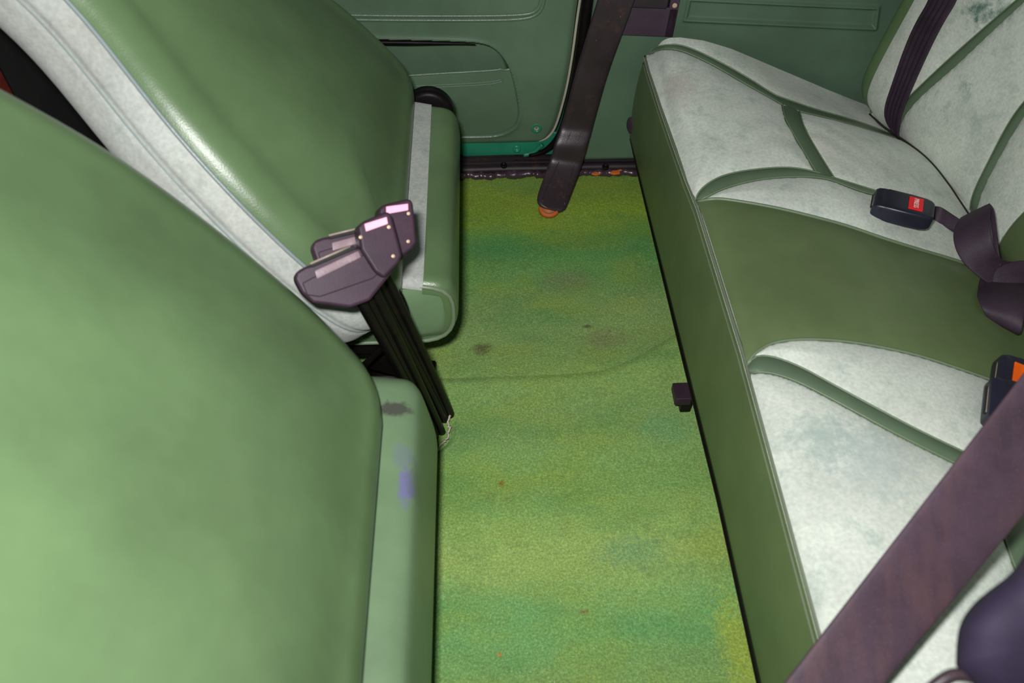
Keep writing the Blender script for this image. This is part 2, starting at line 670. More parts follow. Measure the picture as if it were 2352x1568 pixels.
# rear side panel, pressed with a long rectangular bead
bead = np.array([on_wall(*p)[[0, 2]] for p in [(1573, 45), (2010, 65), (2016, 18), (1583, -2)]])
us = np.concatenate([np.linspace(0, .13, 24), np.linspace(.131, .72, 330), np.linspace(.73, 1, 12)])
zs = np.concatenate([np.linspace(.024, .24, 40), np.linspace(.241, .36, 190), np.linspace(.37, .8, 14)])
xl = np.interp(zs, [.02, .05, .10, .20, .333, .8], [.135, .140, .156, .168, .184, .26])
X = xl[None, :] + (.95 - xl[None, :]) * us[:, None]
Z = np.repeat(zs[None, :], len(us), 0)
Pq = np.stack([X.ravel(), Z.ravel()], 1)
bl = np.vstack([bead, bead[:1]])
d = poly_dist(Pq, bl).reshape(X.shape)
ins = inside(Pq, bead).reshape(X.shape)
off = .0045 * np.exp(-(d / .0035) ** 2) - .002 * np.where(ins, sstep(0, .006, d), 0) + .0015 * np.sin(X * 9) * np.sin(Z * 12)
wall = grid_obj('wall_far', np.stack([X, WALL_Y(Z) - off, Z], -1), M['panel'], fix=False)
structure(wall, 'green vinyl rear side panel with a long pressed rectangle, opposite the camera')
md = wall.modifiers.new('thickness', 'SOLIDIFY')
md.thickness = .01
md.offset = -1

# outer bodywork behind the panel and the door opening
xs = np.linspace(-1.2, 1.0, 20)
zs = np.linspace(-.05, .9, 10)
X, Z = np.meshgrid(xs, zs, indexing='ij')
o = grid_obj('wall_far_body', np.stack([X, 1.345 + 0 * X, Z], -1), M['teal'], solid=.004)
structure(o, 'teal painted outer bodywork')

# sill: rubber tread with grooves and screws, bitumen bead along the carpet
prof = [(1.249, -.006), (1.249, .010), (1.252, .0155), (1.258, .0185), (1.262, .017), (1.266, .0205), (1.270, .019), (1.275, .022), (1.281, .0235), (1.284, .022), (1.284, .0)]
prof = smooth_line(np.array(prof), 60, 1)
xs = np.linspace(-1.0, .95, 60)
G = np.array([[(x, p[0] + .0006 * math.sin(x * 40), p[1]) for p in prof] for x in xs])
sill = grid_obj('trim_1', G, M['sill'])
structure(sill, 'black rubber sill strip along the foot of the far door')
for sx, sy in [(1157, 377), (1391, 380)]:
    p = on(sx, sy, z=.024)
    rg = disc('sill_screw', p - np.array([0, 0, .004]), (0, -.25, 1), .0062, .0046, M['black'], sill, profile=[(.02, .45), (.42, .45), (.5, .85), (.8, 1), (1, .75), (1, 0)])
# bitumen bead, lumpy
xs = np.linspace(-.40, .34, 260)
rr = .0065 + .0012 * np.interp(xs, np.linspace(-.4, .34, 120), rng.normal(0, 1, 120))
bt = tube('trim_2', np.stack([xs, 1.2475 + .0015 * np.interp(xs, np.linspace(-.4, .34, 90), rng.normal(0, 1, 90)), .003 + .0015 * np.interp(xs, np.linspace(-.4, .34, 70), rng.normal(0, 1, 70))], 1), np.clip(rr, .004, .0095), M['bitumen'], seg=10)
structure(bt, 'lumpy dark sealant bead along the far edge of the carpet')
for pl in [[(1358, 398), (1366, 394), (1374, 395), (1379, 398), (1368, 401)], [(1400, 396), (1407, 391), (1416, 391), (1424, 388), (1429, 390), (1421, 393), (1424, 397), (1410, 399)]]:
    P = np.array([on(*q_, z=.0085) for q_ in pl])
    prism('orange_paint_patch', [(q_[0], q_[1]) for q_ in P][::-1], .004, Matrix.Translation((0, -.002, .0085)), M['rust'], bt, .0008, 1)

# teal strip of the body below the door, with its screw
DY = 1.278
tl = [on(x, y, y=DY + .006) for x, y in [(850, 326), (850, 356), (1262, 356), (1262, 326)]]
strip = bevel_box('trim_3', (.80, .006, .06), Matrix.Translation((-.26, DY + .012, .038)), M['teal'], None, .002)
structure(strip, 'bright teal painted body strip under the far door')
p = on(1187, 341, y=DY + .0085)
disc('body_screw', p, (0, -1, .3), .0075, .004, M['teal'], strip, profile=[(.02, .3), (.4, .3), (.45, 1), (.75, 1), (1, .4), (1, -.3)])


# ------------------------------------------------------------------ far front door
door = empty('door_1', (0, DY, .05))
structure(door, 'green vinyl far front door card with a map pocket and armrest bead')


def dpt(px, py, off=0.0):
    return on(px, py, y=DY - off)


redge = np.array([dpt(*p) for p in [(1236, 328), (1252, 323), (1266, 310), (1276, 290), (1287, 255), (1301, 200), (1313, 130), (1322, 60), (1331, 0), (1352, -120), (1400, -500)]])
redge = smooth_line(redge, 90, 2)
zb = redge[0, 2]
zs = np.concatenate([zb + np.linspace(0, .004, 4), np.linspace(zb + .006, .40, 230), np.linspace(.42, .8, 16)])
sig = np.concatenate([np.linspace(0, .30, 20), np.linspace(.305, 1, 300)])
pocket = smooth_line(np.array([dpt(*p)[[0, 2]] for p in [(700, 88), (860, 90), (1060, 94), (1110, 98), (1140, 112), (1165, 142), (1180, 180), (1192, 240), (1192, 272), (1182, 292), (1150, 309), (1100, 313), (860, 314), (700, 314)]]), 160, 2)
G = np.zeros((len(sig), len(zs), 3))
for j, z in enumerate(zs):
    xr = np.interp(z, redge[:, 2], redge[:, 0])
    G[:, j, 0] = -.85 + (xr + .85) * sig
    G[:, j, 2] = z
P2 = G[:, :, [0, 2]].reshape(-1, 2)
dp = poly_dist(P2, np.vstack([pocket, pocket[:1]])).reshape(G.shape[:2])
inp = inside(P2, pocket).reshape(G.shape[:2])
xr = np.interp(G[:, :, 2], redge[:, 2], redge[:, 0])
recess = np.where(inp, sstep(0, .012, dp) * .036, 0)
lip = np.where(~inp, .0025 * np.exp(-(dp / .006) ** 2), 0)
edge_round = .008 * np.clip(1 - (xr - G[:, :, 0]) / .012, 0, 1) ** 2
edge_low = .005 * np.clip(1 - (G[:, :, 2] - zb) / .010, 0, 1) ** 2
bulge = .003 * np.sin(G[:, :, 0] * 8 + 1) * np.sin(G[:, :, 2] * 11)
G[:, :, 1] = DY + recess - lip + edge_round + edge_low - bulge + .02 * np.clip((G[:, :, 2] - .25), 0, 1)
card = grid_obj('door_card', G, M['door'], door, fix=False)
md = card.modifiers.new('thickness', 'SOLIDIFY')
md.thickness = .012
md.offset = -1
# raised armrest bead: two parallel ridges turning up round the end
for a in (0, 10):
    pts = [(760, 34 + a), (870, 37 + a), (1100, 38 + a), (1205, 36 + a * .95), (1232 + a * .5, 28 + a * .6), (1243 + a * .6, 10 + a * .2), (1245 + a * .6, -20), (1240 + a, -120)]
    P = smooth_line(np.array([dpt(x, y) for x, y in pts]), 80)
    P[:, 1] = DY + .02 * np.clip(P[:, 2] - .25, 0, 1) - .003 * np.sin(P[:, 0] * 8 + 1) * np.sin(P[:, 2] * 11)
    tube('armrest_bead', P, .0032, M['door'], door, 8)
# black strip painting the shade in the gap under the pocket's upper lip
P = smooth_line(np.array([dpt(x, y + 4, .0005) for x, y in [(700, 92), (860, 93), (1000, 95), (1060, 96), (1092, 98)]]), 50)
tube('pocket_gap_shade', P, np.interp(np.linspace(0, 1, 50), [0, .6, 1], [.0046, .0044, .001]), M['black'], door, 8)
# map pocket: soft front sheet with a rolled, stitched top hem
top = smooth_line(np.array([(700, 186), (870, 178), (960, 171), (1100, 163), (1142, 160), (1150, 157), (1158, 161), (1176, 157)]), 70, 2)
bot = smooth_line(np.array([(700, 313), (870, 313), (1000, 313), (1100, 312), (1150, 308), (1175, 295), (1186, 283), (1192, 255)]), 70, 2)
rows = []
for i in range(70):
    row = []
    for tt in np.linspace(0, 1, 30):
        px, py = top[i] * (1 - tt) + bot[i] * tt
        s = i / 69
        bul = .010 * math.sin(math.pi * min(1, tt * .8 + .2)) * math.sin(math.pi * min(.98, .35 + s * .63)) + .002
        row.append(dpt(px, py, bul - .004))
    rows.append(row)
pk = grid_obj('map_pocket', rows, M['door'], door, solid=.003)
hem = np.array([r[0] for r in rows]) + np.array([0, -.001, 0])
tube('pocket_hem', hem, .0026, M['door'], pk)
for t0 in (5, 6):
    sl = np.array([r[t0] for r in rows])[:66] + np.array([0, -.0022, 0])
    tube('pocket_stitching', sl, .0009, M['door'], pk, 6)
p = dpt(1232, 292, -.001)
sc = disc('door_screw', p, (0, -1, .1), .0112, .005, M['teal'], door, profile=[(.02, .35), (.42, .35), (.46, .9), (.7, 1), (.9, .7), (1, .2), (1, -.6)])
disc('screw_head', p + np.array([0, -.0012, 0]), (0, -1, .1), .0048, .0026, M['rivet'], sc, profile=[(.02, .5), (.4, .5), (.5, 1), (.9, .9), (1, .2)])
P = redge.copy()
P[:, 0] += .002
P[:, 1] = DY + .006 + .02 * np.clip(P[:, 2] - .25, 0, 1)
tube('edge_piping', P, .0024, M['cream_edge'], door, 8)
settle(door)
# black rubber seal round the opening
seal_px = [(1215, 357), (1240, 352), (1262, 340), (1282, 318), (1297, 285), (1310, 240), (1322, 190), (1334, 120), (1345, 40), (1351, -10), (1370, -150), (1400, -400)]
P = smooth_line(np.array([on(x, y, y=1.272) for x, y in seal_px]), 90)
P[:, 1] += .02 * np.clip(P[:, 2] - .25, 0, 1)
structure(tube('trim_4', P, np.interp(np.linspace(0, 1, 90), [0, .08, .25, 1], [.003, .006, .009, .0105]), M['black'], None, 12), 'black rubber door seal curving up the far door opening')
seal2 = P + np.array([.0135, -.002, 0])
tube_ = tube('trim_5', seal2[24:], .0045, M['panel'], None, 10)
structure(tube_, 'green pillar edge beside the black door seal')
P = smooth_line(np.array([on(x, y, y=1.276) for x, y in [(1203, 356), (1222, 352), (1236, 341), (1246, 332)]]), 20)
structure(tube('trim_6', P, .0042, M['teal'], None), 'teal painted lip at the foot of the door opening')


# ------------------------------------------------------------------ ashtray in the side panel
A = [on_wall(*p) for p in [(1436, 78), (1545, 82), (1556, -6), (1452, -12)]]
c = sum(A) / 4
Xd, Yd = A[1] - A[0], A[3] - A[0]
wdt, hgt = np.linalg.norm(Xd), np.linalg.norm(Yd) + .03
ash = thing('ashtray', 'dark plum plastic ashtray set in the green side panel behind the strap sleeve', 'ashtray', c)
FM = frame_matrix(c + Yd / np.linalg.norm(Yd) * .015, Xd, Yd)


def local(M4, x, y, z):
    return M4 @ Matrix.Translation((x, y, z))


T0 = .006
bars = [((wdt + .02, .045, T0), (-.01, -hgt / 2 + .0225, 0)), ]
bevel_box('ashtray_plate', (wdt + .02, .050, T0), local(FM, -.01, -hgt / 2 + .025, .003), M['ash'], ash, .0022)
bevel_box('ashtray_cheek', (.016, hgt, T0), local(FM, wdt / 2 - .008, 0, .003), M['ash'], ash, .0022)
bevel_box('ashtray_recess', (wdt + .01, hgt - .03, .002), local(FM, -.01, .01, .001), M['black'], ash, .0006)
bevel_box('ashtray_drawer', (wdt - .012, .028, .010), local(FM, -.014, -hgt / 2 + .064, .007), M['ash_dark'], ash, .003)
bevel_box('ashtray_catch', (.012, .014, .004), local(FM, wdt / 2 - .024, -hgt / 2 + .083, .0035), M['black'], ash, .001)
disc('ashtray_screw', np.array(local(FM, wdt / 2 - .008, -hgt / 2 + .055, .0065).translation), FM.to_3x3() @ Vector((0, 0, 1)), .004, .0015, M['rivet'], ash)
settle(ash)


# ------------------------------------------------------------------ front seats (tipped forward)
SAX = np.array([0, 1.0, 0])
SIDE_B = .010


def outline(wf, t0, t1, rb, rt, n=200):
    """Rounded, tapering backrest outline in (s, t), counter-clockwise, with outward normals."""
    w0, w1 = wf(t0), wf(t1)
    pts = []
    def arc(cx, cy, r, a0, a1, m=14):
        for a in np.linspace(a0, a1, m):
            pts.append((cx + r * math.cos(a), cy + r * math.sin(a)))
    arc(w0 - rb, t0 + rb, rb, -math.pi / 2, 0)
    for t in np.linspace(t0 + rb, t1 - rt, 24)[1:-1]:
        pts.append((wf(t), t))
    arc(w1 - rt, t1 - rt, rt, 0, math.pi / 2)
    right = np.array(pts)
    for _ in range(6):
        right[1:-1] = (right[:-2] + 2 * right[1:-1] + right[2:]) / 4
    left = right[::-1] * np.array([-1, 1])
    P = np.vstack([right, left, right[:1]])
    P = resample(P, n + 1)[:-1]
    T = np.roll(P, -1, 0) - np.roll(P, 1, 0)
    for _ in range(3):
        T = (np.roll(T, 1, 0) + 2 * T + np.roll(T, -1, 0)) / 4
    T /= np.linalg.norm(T, axis=1)[:, None]
    N = np.stack([T[:, 1], -T[:, 0]], 1)
    return P, N


def backrest(root, base, side_mat, tilt, wf, bulge=.03, r=.035, depth=.062, seam_a=1.15, low=-.012, rb=.07):
    th = math.radians(tilt)
    TUP = np.array([-math.sin(th), 0, math.cos(th)])
    NRM = np.array([math.cos(th), 0, math.sin(th)])
    P, N = outline(wf, low, .70, rb, .12)
    base = np.asarray(base, float)
    def world(q, n):
        return base + SAX * q[:, :1] + TUP * q[:, 1:2] + NRM * n
    Pin = P - N * r
    cen = np.stack([Pin[:, 0] * 0, np.clip(Pin[:, 1], .20, .48)], 1)
    rings = []
    for f in np.linspace(0.0, 1, 26):
        q = cen + (Pin - cen) * f
        rings.append(world(q, bulge * (1 - f ** 3) ** 1.6))
    for a in np.linspace(0, seam_a, 10)[1:]:
        rings.append(world(Pin + N * r * math.sin(a), -r * (1 - math.cos(a))))
    sh = grid_obj('backrest', rings, M['vinyl_front'], root, wrap_m=True)
    edge = rings[-1]
    # piping on the seam, then the fabric side that bulges and turns to the front
    tube('backrest_piping', edge + (world(Pin + N * (r + .004), 0) - world(Pin + N * r, 0)) * .3, .0024, M['piping_grey'], sh, 7, closed=True)
    n0 = -r * (1 - math.cos(seam_a))
    s0 = r * math.sin(seam_a)
    side = []
    for u in np.linspace(0, 1, 16):
        o_ = s0 + SIDE_B * math.sin(math.pi * min(u, .55)) * 1.0
        groove = .004 * math.exp(-((u - .56) / .05) ** 2)
        side.append(world(Pin + N * (o_ - groove), n0 - u * depth))
    for a in np.linspace(0, math.pi / 2, 8)[1:]:
        o_ = side_o = s0 + SIDE_B * math.sin(math.pi * .55) - .03 * (1 - math.cos(a))
        side.append(world(Pin + N * o_, n0 - depth - .03 * math.sin(a)))
    for f in np.linspace(1, 0, 10)[1:]:
        q = Pin + N * o_
        q = cen + (q - cen) * f
        side.append(world(q, n0 - depth - .03))
    fb = grid_obj('backrest_fabric', side, side_mat, root, wrap_m=True)
    tube('fabric_seam', side[9], .0012, M['piping_grey'], fb, 6, closed=True)
    return sh


def profile_sweep(name, prof, y0, y1, mat, parent, r_end=.02, n=40):
    """Sweep an (x, z) profile along y, its ends drawn in over r_end."""
    prof = np.asarray(prof, float)
    c = prof.mean(0)
    G = []
    ys_ = np.concatenate([y0 + r_end * (1 - np.cos(np.linspace(0, math.pi / 2, 8))), np.linspace(y0 + r_end, y1 - r_end, n)[1:-1], y1 - r_end * (1 - np.sin(np.linspace(0, math.pi / 2, 8)))])
    for y in ys_:
        e = min(y - y0, y1 - y)
        ins = 0 if e >= r_end else r_end - math.sqrt(max(0, r_end ** 2 - (r_end - e) ** 2))
        T = frames(np.c_[prof, np.zeros(len(prof))])
        N = np.stack([T[:, 1], -T[:, 0]], 1)
        q = prof - N * ins * np.sign(np.sum(N * (prof - c), 1)).mean()
        G.append(np.stack([q[:, 0], np.full(len(q), y), q[:, 1]], 1))
    return grid_obj(name, G, mat, parent), np.array(G)


# far seat
far = thing('front_seat', 'far green vinyl front seat tipped forward, pale fabric strip along its near edge', 'car seat', (-.1, .85, .1), 'front seats tipped forward')
backrest(far, (-.098, .893, .285), M['fabric_front'], 38, lambda t: float(np.interp(t, [0, .10, .13, .19, .25, .30, .352, .395, .44, .60, .75], [.262, .262, .260, .246, .228, .210, .185, .160, .134, .125, .11])), .026, .045, depth=.058)
rp = smooth_line([(-.085, .262), (-.060, .258), (-.047, .245), (-.043, .21), (-.047, .175), (-.060, .155), (-.10, .148)], 40, 2)
fr, _ = profile_sweep('cushion_rear', rp, .715, 1.105, M['vinyl_front'], far, .018)
tp = smooth_line([(-.40, .285), (-.25, .280), (-.13, .272), (-.085, .262)], 24, 2)
profile_sweep('cushion_top', tp, .715, 1.105, M['fabric_front'], far, .012)
# near-side panel of the cushion with piping
sp = smooth_line([(-.40, .26), (-.10, .256), (-.066, .250), (-.052, .235), (-.050, .205), (-.053, .175), (-.072, .152), (-.11, .148), (-.40, .15)], 60, 2)
cx = sp.mean(0)
rows = []
for f in np.linspace(0, 1, 14):
    q = cx + (sp - cx) * (1 - (1 - f) ** 1.0)
    bul = .010 * (1 - f ** 3)
    rows.append(np.stack([q[:, 0], np.full(len(q), .720 - bul), q[:, 1]], 1))
sd = grid_obj('cushion_side', rows, M['vinyl_side'], far)
P = np.stack([sp[:, 0], np.full(len(sp), .7185), sp[:, 1]], 1)
tube('cushion_piping', P, .003, M['piping'], sd, 8)
# underside and frame
bevel_box('seat_frame', (.36, .36, .045), Matrix.Translation((-.30, .91, .125)), M['black'], far, .01)
bevel_box('seat_hinge', (.05, .018, .10), frame_matrix((-.135, .735, .115), (1, 0, -.5), (0, 1, 0)), M['black'], far, .004)
bevel_box('seat_hinge', (.05, .018, .10), frame_matrix((-.135, 1.08, .115), (1, 0, -.5), (0, 1, 0)), M['black'], far, .004)
p = on(985, 262, y=1.125)
rc = disc('recliner_cover', p + np.array([0, .012, 0]), (0, -1, .15), .040, .022, M['black'], far, 36)
settle(far)

# near seat
near = thing('front_seat', 'large near green vinyl front seat tipped forward, filling the lower left', 'car seat', (-.12, .3, .1), 'front seats tipped forward')
backrest(near, (-.119, .318, .300), M['fabric_front'], 38, lambda t: float(np.interp(t, [-.05, 0, .09, .21, .31, .37, .42, .62, .75], [.262, .266, .280, .297, .304, .299, .289, .25, .22])), .022, .045, low=-.030, rb=.085)
rp = smooth_line([(-.150, .268), (-.106, .261), (-.092, .256), (-.083, .246), (-.077, .21), (-.070, .15), (-.076, .11), (-.095, .085), (-.13, .08)], 60, 2)
profile_sweep('cushion_rear', rp, .05, .588, M['vinyl_cushion'], near, .035)
tp = smooth_line([(-.45, .30), (-.28, .282), (-.19, .274), (-.150, .268)], 24, 2)
profile_sweep('cushion_top', tp, .05, .56, M['fabric_front'], near, .03)
bevel_box('seat_frame', (.36, .42, .045), Matrix.Translation((-.32, .31, .09)), M['black'], near, .01)
settle(near)

# slide rail, catch and webbing between the seats
rail = thing('seat_rail', 'short black steel seat rail end on the carpet behind the buckle stalks', 'seat rail', (-.15, .77, .01))
e = on(998, 848, z=.022)
bevel_box('rail_channel', (.20, .034, .016), Matrix.Translation((e[0] - .104, e[1] - .001, .014)), M['black'], rail, .003)
for dy in (-.013, .013):
    tube('rail_lip', [(e[0] - .20, e[1] + dy, .023), (e[0] - .003, e[1] + dy, .023)], .0028, M['sill'], rail)
bevel_box('rail_end_cap', (.010, .036, .020), Matrix.Translation((e[0] - .003, e[1] - .001, .014)), M['black'], rail, .003)
settle(rail)


# ------------------------------------------------------------------ rear bench
def S0(x, y):
    u = (x - .283) / .42
    z = .258 + .05 * u - .135 * u * u
    ze = np.interp(x, [.26, .275, .29, .32, .36, .41, .50, .60, .65, .80], [.255, .266, .275, .275, .267, .250, .210, .166, .145, .085])
    wy = sstep(1.0, 1.24, y)
    z = z * (1 - wy) + ze * wy
    z = z - .010 * np.clip((.305 - x) / .022, 0, 1.2) ** 2
    return z


def X_edge(y):
    return np.interp(y, [.0, .6, .86, 1.0, 1.10, 1.20, 1.246], [.286, .287, .282, .274, .268, .264, .264])


def on_cush(px, py, off=0.0):
    z = .25
    for _ in range(40):
        p = on(px, py, z=z)
        z = z * .5 + .5 * (S0(p[0], p[1]) + off)
    return on(px, py, z=z)


def XB(y, z):
    x0 = np.interp(y, [.0, .5, .90, .975, 1.05, 1.11, 1.17, 1.24], [.715, .715, .712, .706, .692, .676, .655, .636])
    q = np.clip(z - .17, -.2, 1)
    return x0 + .16 * q + .036 * np.exp(-np.clip(q + .02, 0, 1) / .026)


def on_back(px, py, off=0.0):
    x = .68
    for _ in range(50):
        p = on(px, py, x=x)
        x = x * .6 + .4 * (XB(p[1], p[2]) - off)
    return on(px, py, x=x)


bench = thing('rear_seat', 'pale grey-green rear bench seat with green vinyl bands, filling the right side', 'car seat', (.5, .65, .0))

B1u = [(1492, 121), (1500, 111), (1546, 102), (1584, 111), (1642, 138), (1718, 180), (1776, 219), (1807, 230), (1872, 253), (1949, 274), (2006, 293), (2064, 316), (2100, 330)]
B1l = [(1490, 127), (1515, 114), (1550, 114), (1584, 125), (1642, 153), (1718, 198), (1776, 230), (1795, 242), (1834, 258), (1891, 270), (1949, 286), (2006, 303), (2068, 322), (2100, 334)]
B2l = [(1797, 240), (1801, 268), (1814, 295), (1841, 341), (1876, 400)]
B2r = [(1836, 258), (1845, 292), (1872, 341), (1918, 414)]
B3u = [(1596, 461), (1607, 437), (1642, 412), (1680, 399), (1738, 390), (1795, 386), (1834, 388), (1876, 397), (1918, 411), (1960, 424), (2002, 437), (2060, 455), (2120, 480)]
B3l = [(1600, 464), (1619, 456), (1646, 441), (1680, 428), (1738, 414), (1795, 408), (1853, 407), (1891, 411), (1918, 418), (1960, 435), (1998, 447), (2060, 462), (2120, 484)]
Vt = [(1600, 465), (1642, 458), (1680, 462), (1776, 478), (1872, 501), (1949, 522), (2025, 549), (2102, 573), (2179, 595), (2260, 622), (2340, 645)]
Vb = [(1716, 838), (1727, 819), (1755, 797), (1782, 787), (1827, 781), (1882, 781), (1948, 786), (2031, 800), (2114, 819), (2198, 847), (2270, 872), (2352, 905), (2430, 938)]
B4u = [(1716, 840), (1727, 826), (1743, 817), (1782, 822), (1838, 844), (1893, 874), (2004, 935), (2114, 993), (2220, 1043), (2352, 1105), (2440, 1150), (2600, 1230)]
B4l = [(1720, 858), (1755, 855), (1793, 863), (1849, 885), (1948, 938), (2059, 999), (2192, 1065), (2352, 1140), (2440, 1185), (2600, 1265)]
B5l = [(2262, 1120), (2290, 1185), (2307, 1240), (2332, 1310), (2375, 1400), (2440, 1500)]
B5r = [(2340, 1110), (2368, 1175), (2392, 1235), (2420, 1300), (2465, 1390), (2530, 1490)]
bands = [(B1u, B1l), (B2l, B2r), (B3u, B3l), (B4u, B4l), (B5l, B5r)]


def band_world(a, b, n, f):
    a, b = smooth_line(a, n, 2), smooth_line(b, n, 2)
    return np.array([f(*p) for p in a]), np.array([f(*p) for p in b]), a, b


FX = np.linspace(0, 1, 190)
FY = np.linspace(.06, 1.246, 460)
X = np.zeros((190, 460))
Y = np.zeros_like(X)
for j, y in enumerate(FY):
    xe = X_edge(y)
    X[:, j] = xe + (.80 - xe) * FX ** 1.15
    Y[:, j] = y
PX = np.stack([X.ravel(), Y.ravel()], 1)
dist = np.full(len(PX), 1e9)
within = np.zeros(len(PX), bool)
BW = []
for a, b in bands:
    wa, wb, pa, pb = band_world(a, b, 70, on_cush)
    BW.append((pa, pb))
    poly = np.vstack([wa[:, :2], wb[::-1, :2]])
    dd = poly_dist(PX, np.vstack([poly, poly[:1]]))
    ii = inside(PX, poly)
    dist = np.minimum(dist, np.where(ii, 0, dd))
    within |= ii
vt = np.array([on_cush(*p) for p in smooth_line(Vt, 90, 2)])
vb = np.array([on_cush(*p) for p in smooth_line(Vb, 90, 2)])
vpoly = np.vstack([vt[:, :2], vb[::-1, :2]])
vd = np.minimum(poly_dist(PX, vt[:, :2]), poly_dist(PX, vb[:, :2]))
vi = inside(PX, vpoly)
dist = np.minimum(dist, vd)
edge_d = (X - np.array([X_edge(y) for y in FY])[None, :]).ravel()
dist = np.minimum(dist, edge_d + .004)
puff = .0075 * (1 - np.exp(-dist / .018))
Z = S0(PX[:, 0], PX[:, 1]) + puff
# a few soft sitting creases in the cloth
crn = .0006 * np.sin(PX[:, 1] * 120 + 14 * np.sin(PX[:, 0] * 11)) * np.exp(-((PX[:, 0] - .47) / .10) ** 2 - ((PX[:, 1] - 1.0) / .09) ** 2)
Z = np.where(within | vi, S0(PX[:, 0], PX[:, 1]) - .004, Z + crn)
cush = grid_obj('seat_cushion', np.stack([X, Y, Z.reshape(X.shape)], -1), M['fabric'], bench)

for nm, (pa, pb) in zip(['welt_band'] * 5, BW):
    rows = []
    for i in range(len(pa)):
        row = []
        for f in np.linspace(-.10, 1.10, 13):
            q = pa[i] * (1 - f) + pb[i] * f
            p = on_cush(*q)
            h = .0030 * max(0, 1 - (2 * f - 1) ** 2) + .0006
            row.append(p + np.array([0, 0, h]))
        rows.append(row)
    bd = grid_obj(nm, rows, M['vinyl_band'], cush)
    for side in (1, 11):
        tube('band_stitching', np.array([r[side] for r in rows]) + np.array([0, 0, .0012]), .0011, M['piping'], bd, 5)
# centre vinyl section
ta, tb = smooth_line(Vt, 90, 2), smooth_line(Vb, 90, 2)
rows = []
for i in range(90):
    row = []
    for f in np.linspace(0, 1, 50):
        p = on_cush(*(ta[i] * (1 - f) + tb[i] * f))
        dd = min(np.min(np.linalg.norm(vt[:, :2] - p[:2], axis=1)), np.min(np.linalg.norm(vb[:, :2] - p[:2], axis=1)))
        row.append(p + np.array([0, 0, .0004 + .006 * (1 - math.exp(-dd / .015))]))
    rows.append(row)
vs = grid_obj('centre_panel', rows, M['vinyl_rear'], cush)
tube('centre_piping', vt + np.array([0, 0, .002]), .0022, M['piping'], vs, 6)
tube('centre_piping', vb + np.array([0, 0, .002]), .0018, M['piping'], vs, 6)

# front face of the bench, its piping and dark base
ff = np.linspace(0, 1, 24)
G = []
for y in np.linspace(.06, 1.246, 140):
    xe = X_edge(y)
    zt = float(S0(np.array(xe), np.array(y))) + .0012
    row = []
    for f in ff:
        z = zt + (.085 - zt) * f
        xbot = np.interp(y, [0, .5, 1.0, 1.246], [.276, .276, .264, .258])
        x = xe + (xbot - xe) * f - .004 * math.sin(math.pi * f) + .003 * (1 - f) ** 8
        row.append((x, y, z))
    row.append((row[-1][0] + .02, y, .082))
    G.append(row)
fr = grid_obj('front_facing', G, M['vinyl_rear'], bench)
ed = np.array([g[0] for g in G]) + np.array([-.0005, 0, .0015])
tube('front_piping', ed, .0024, M['piping_dull'], fr, 8)
tube('hem_piping', np.array([g[1] for g in G]) + np.array([-.0005, 0, -.004]), .0016, M['piping_dull'], fr, 7)
# far end of the cushion
rows = []
for f in np.linspace(0, 1, 10):
    rows.append([(x, 1.246 + .004 * math.sin(math.pi * f), float(S0(np.array(x), np.array(1.246))) * (1 - f) + .085 * f) for x in np.linspace(.27, .80, 40)])
grid_obj('end_facing', rows, M['vinyl_rear'], bench)
tube('bottom_strip', np.array([g[-2] for g in G]) + np.array([.0008, 0, -.004]), np.interp(np.linspace(0, 1, len(G)), [0, .6, .9, 1], [.0038, .0040, .0026, .0008]), M['black'], bench, 8)  # thin black tube along the lower edge of the front face
bevel_box('bench_base', (.44, 1.15, .07), Matrix.Translation((.52, .645, .045)), M['dark'], bench, .004)

# backrest
FYb = np.linspace(.06, 1.215, 220)
FZ = np.concatenate([np.linspace(.13, .45, 120), np.linspace(.46, .75, 20)])
Yb, Zb = np.meshgrid(FYb, FZ, indexing='ij')
C1l = [(2060, 300), (2066, 262), (2080, 233), (2091, 220), (2111, 201), (2141, 172), (2195, 122), (2248, 76), (2294, 36), (2332, 4), (2380, -35), (2480, -118), (2600, -215), (2760, -345)]
C1r = [(2066, 303), (2069, 283), (2084, 256), (2095, 243), (2114, 222), (2149, 191), (2195, 151), (2237, 111), (2294, 57), (2352, 4), (2400, -40), (2500, -125), (2625, -228), (2785, -360)]
C2l = [(2228, 505), (2229, 486), (2231, 459), (2244, 425), (2275, 363), (2306, 302), (2332, 260), (2352, 235), (2400, 180), (2470, 105), (2560, 10), (2700, -130)]
C2r = [(2243, 505), (2243, 486), (2248, 459), (2267, 413), (2294, 363), (2321, 314), (2352, 264), (2400, 205), (2480, 120), (2580, 20), (2725, -120)]
CVl = [(2288, 600), (2292, 575), (2298, 560), (2321, 524), (2352, 490), (2420, 425), (2520, 330), (2660, 200), (2800, 70)]


def photo_xy(p):
    q = np.asarray(p) - CAM
    f = q @ FWD
    return (1176 + FPX * (q @ RGT) / f, 784 - FPX * (q @ UPV) / f)


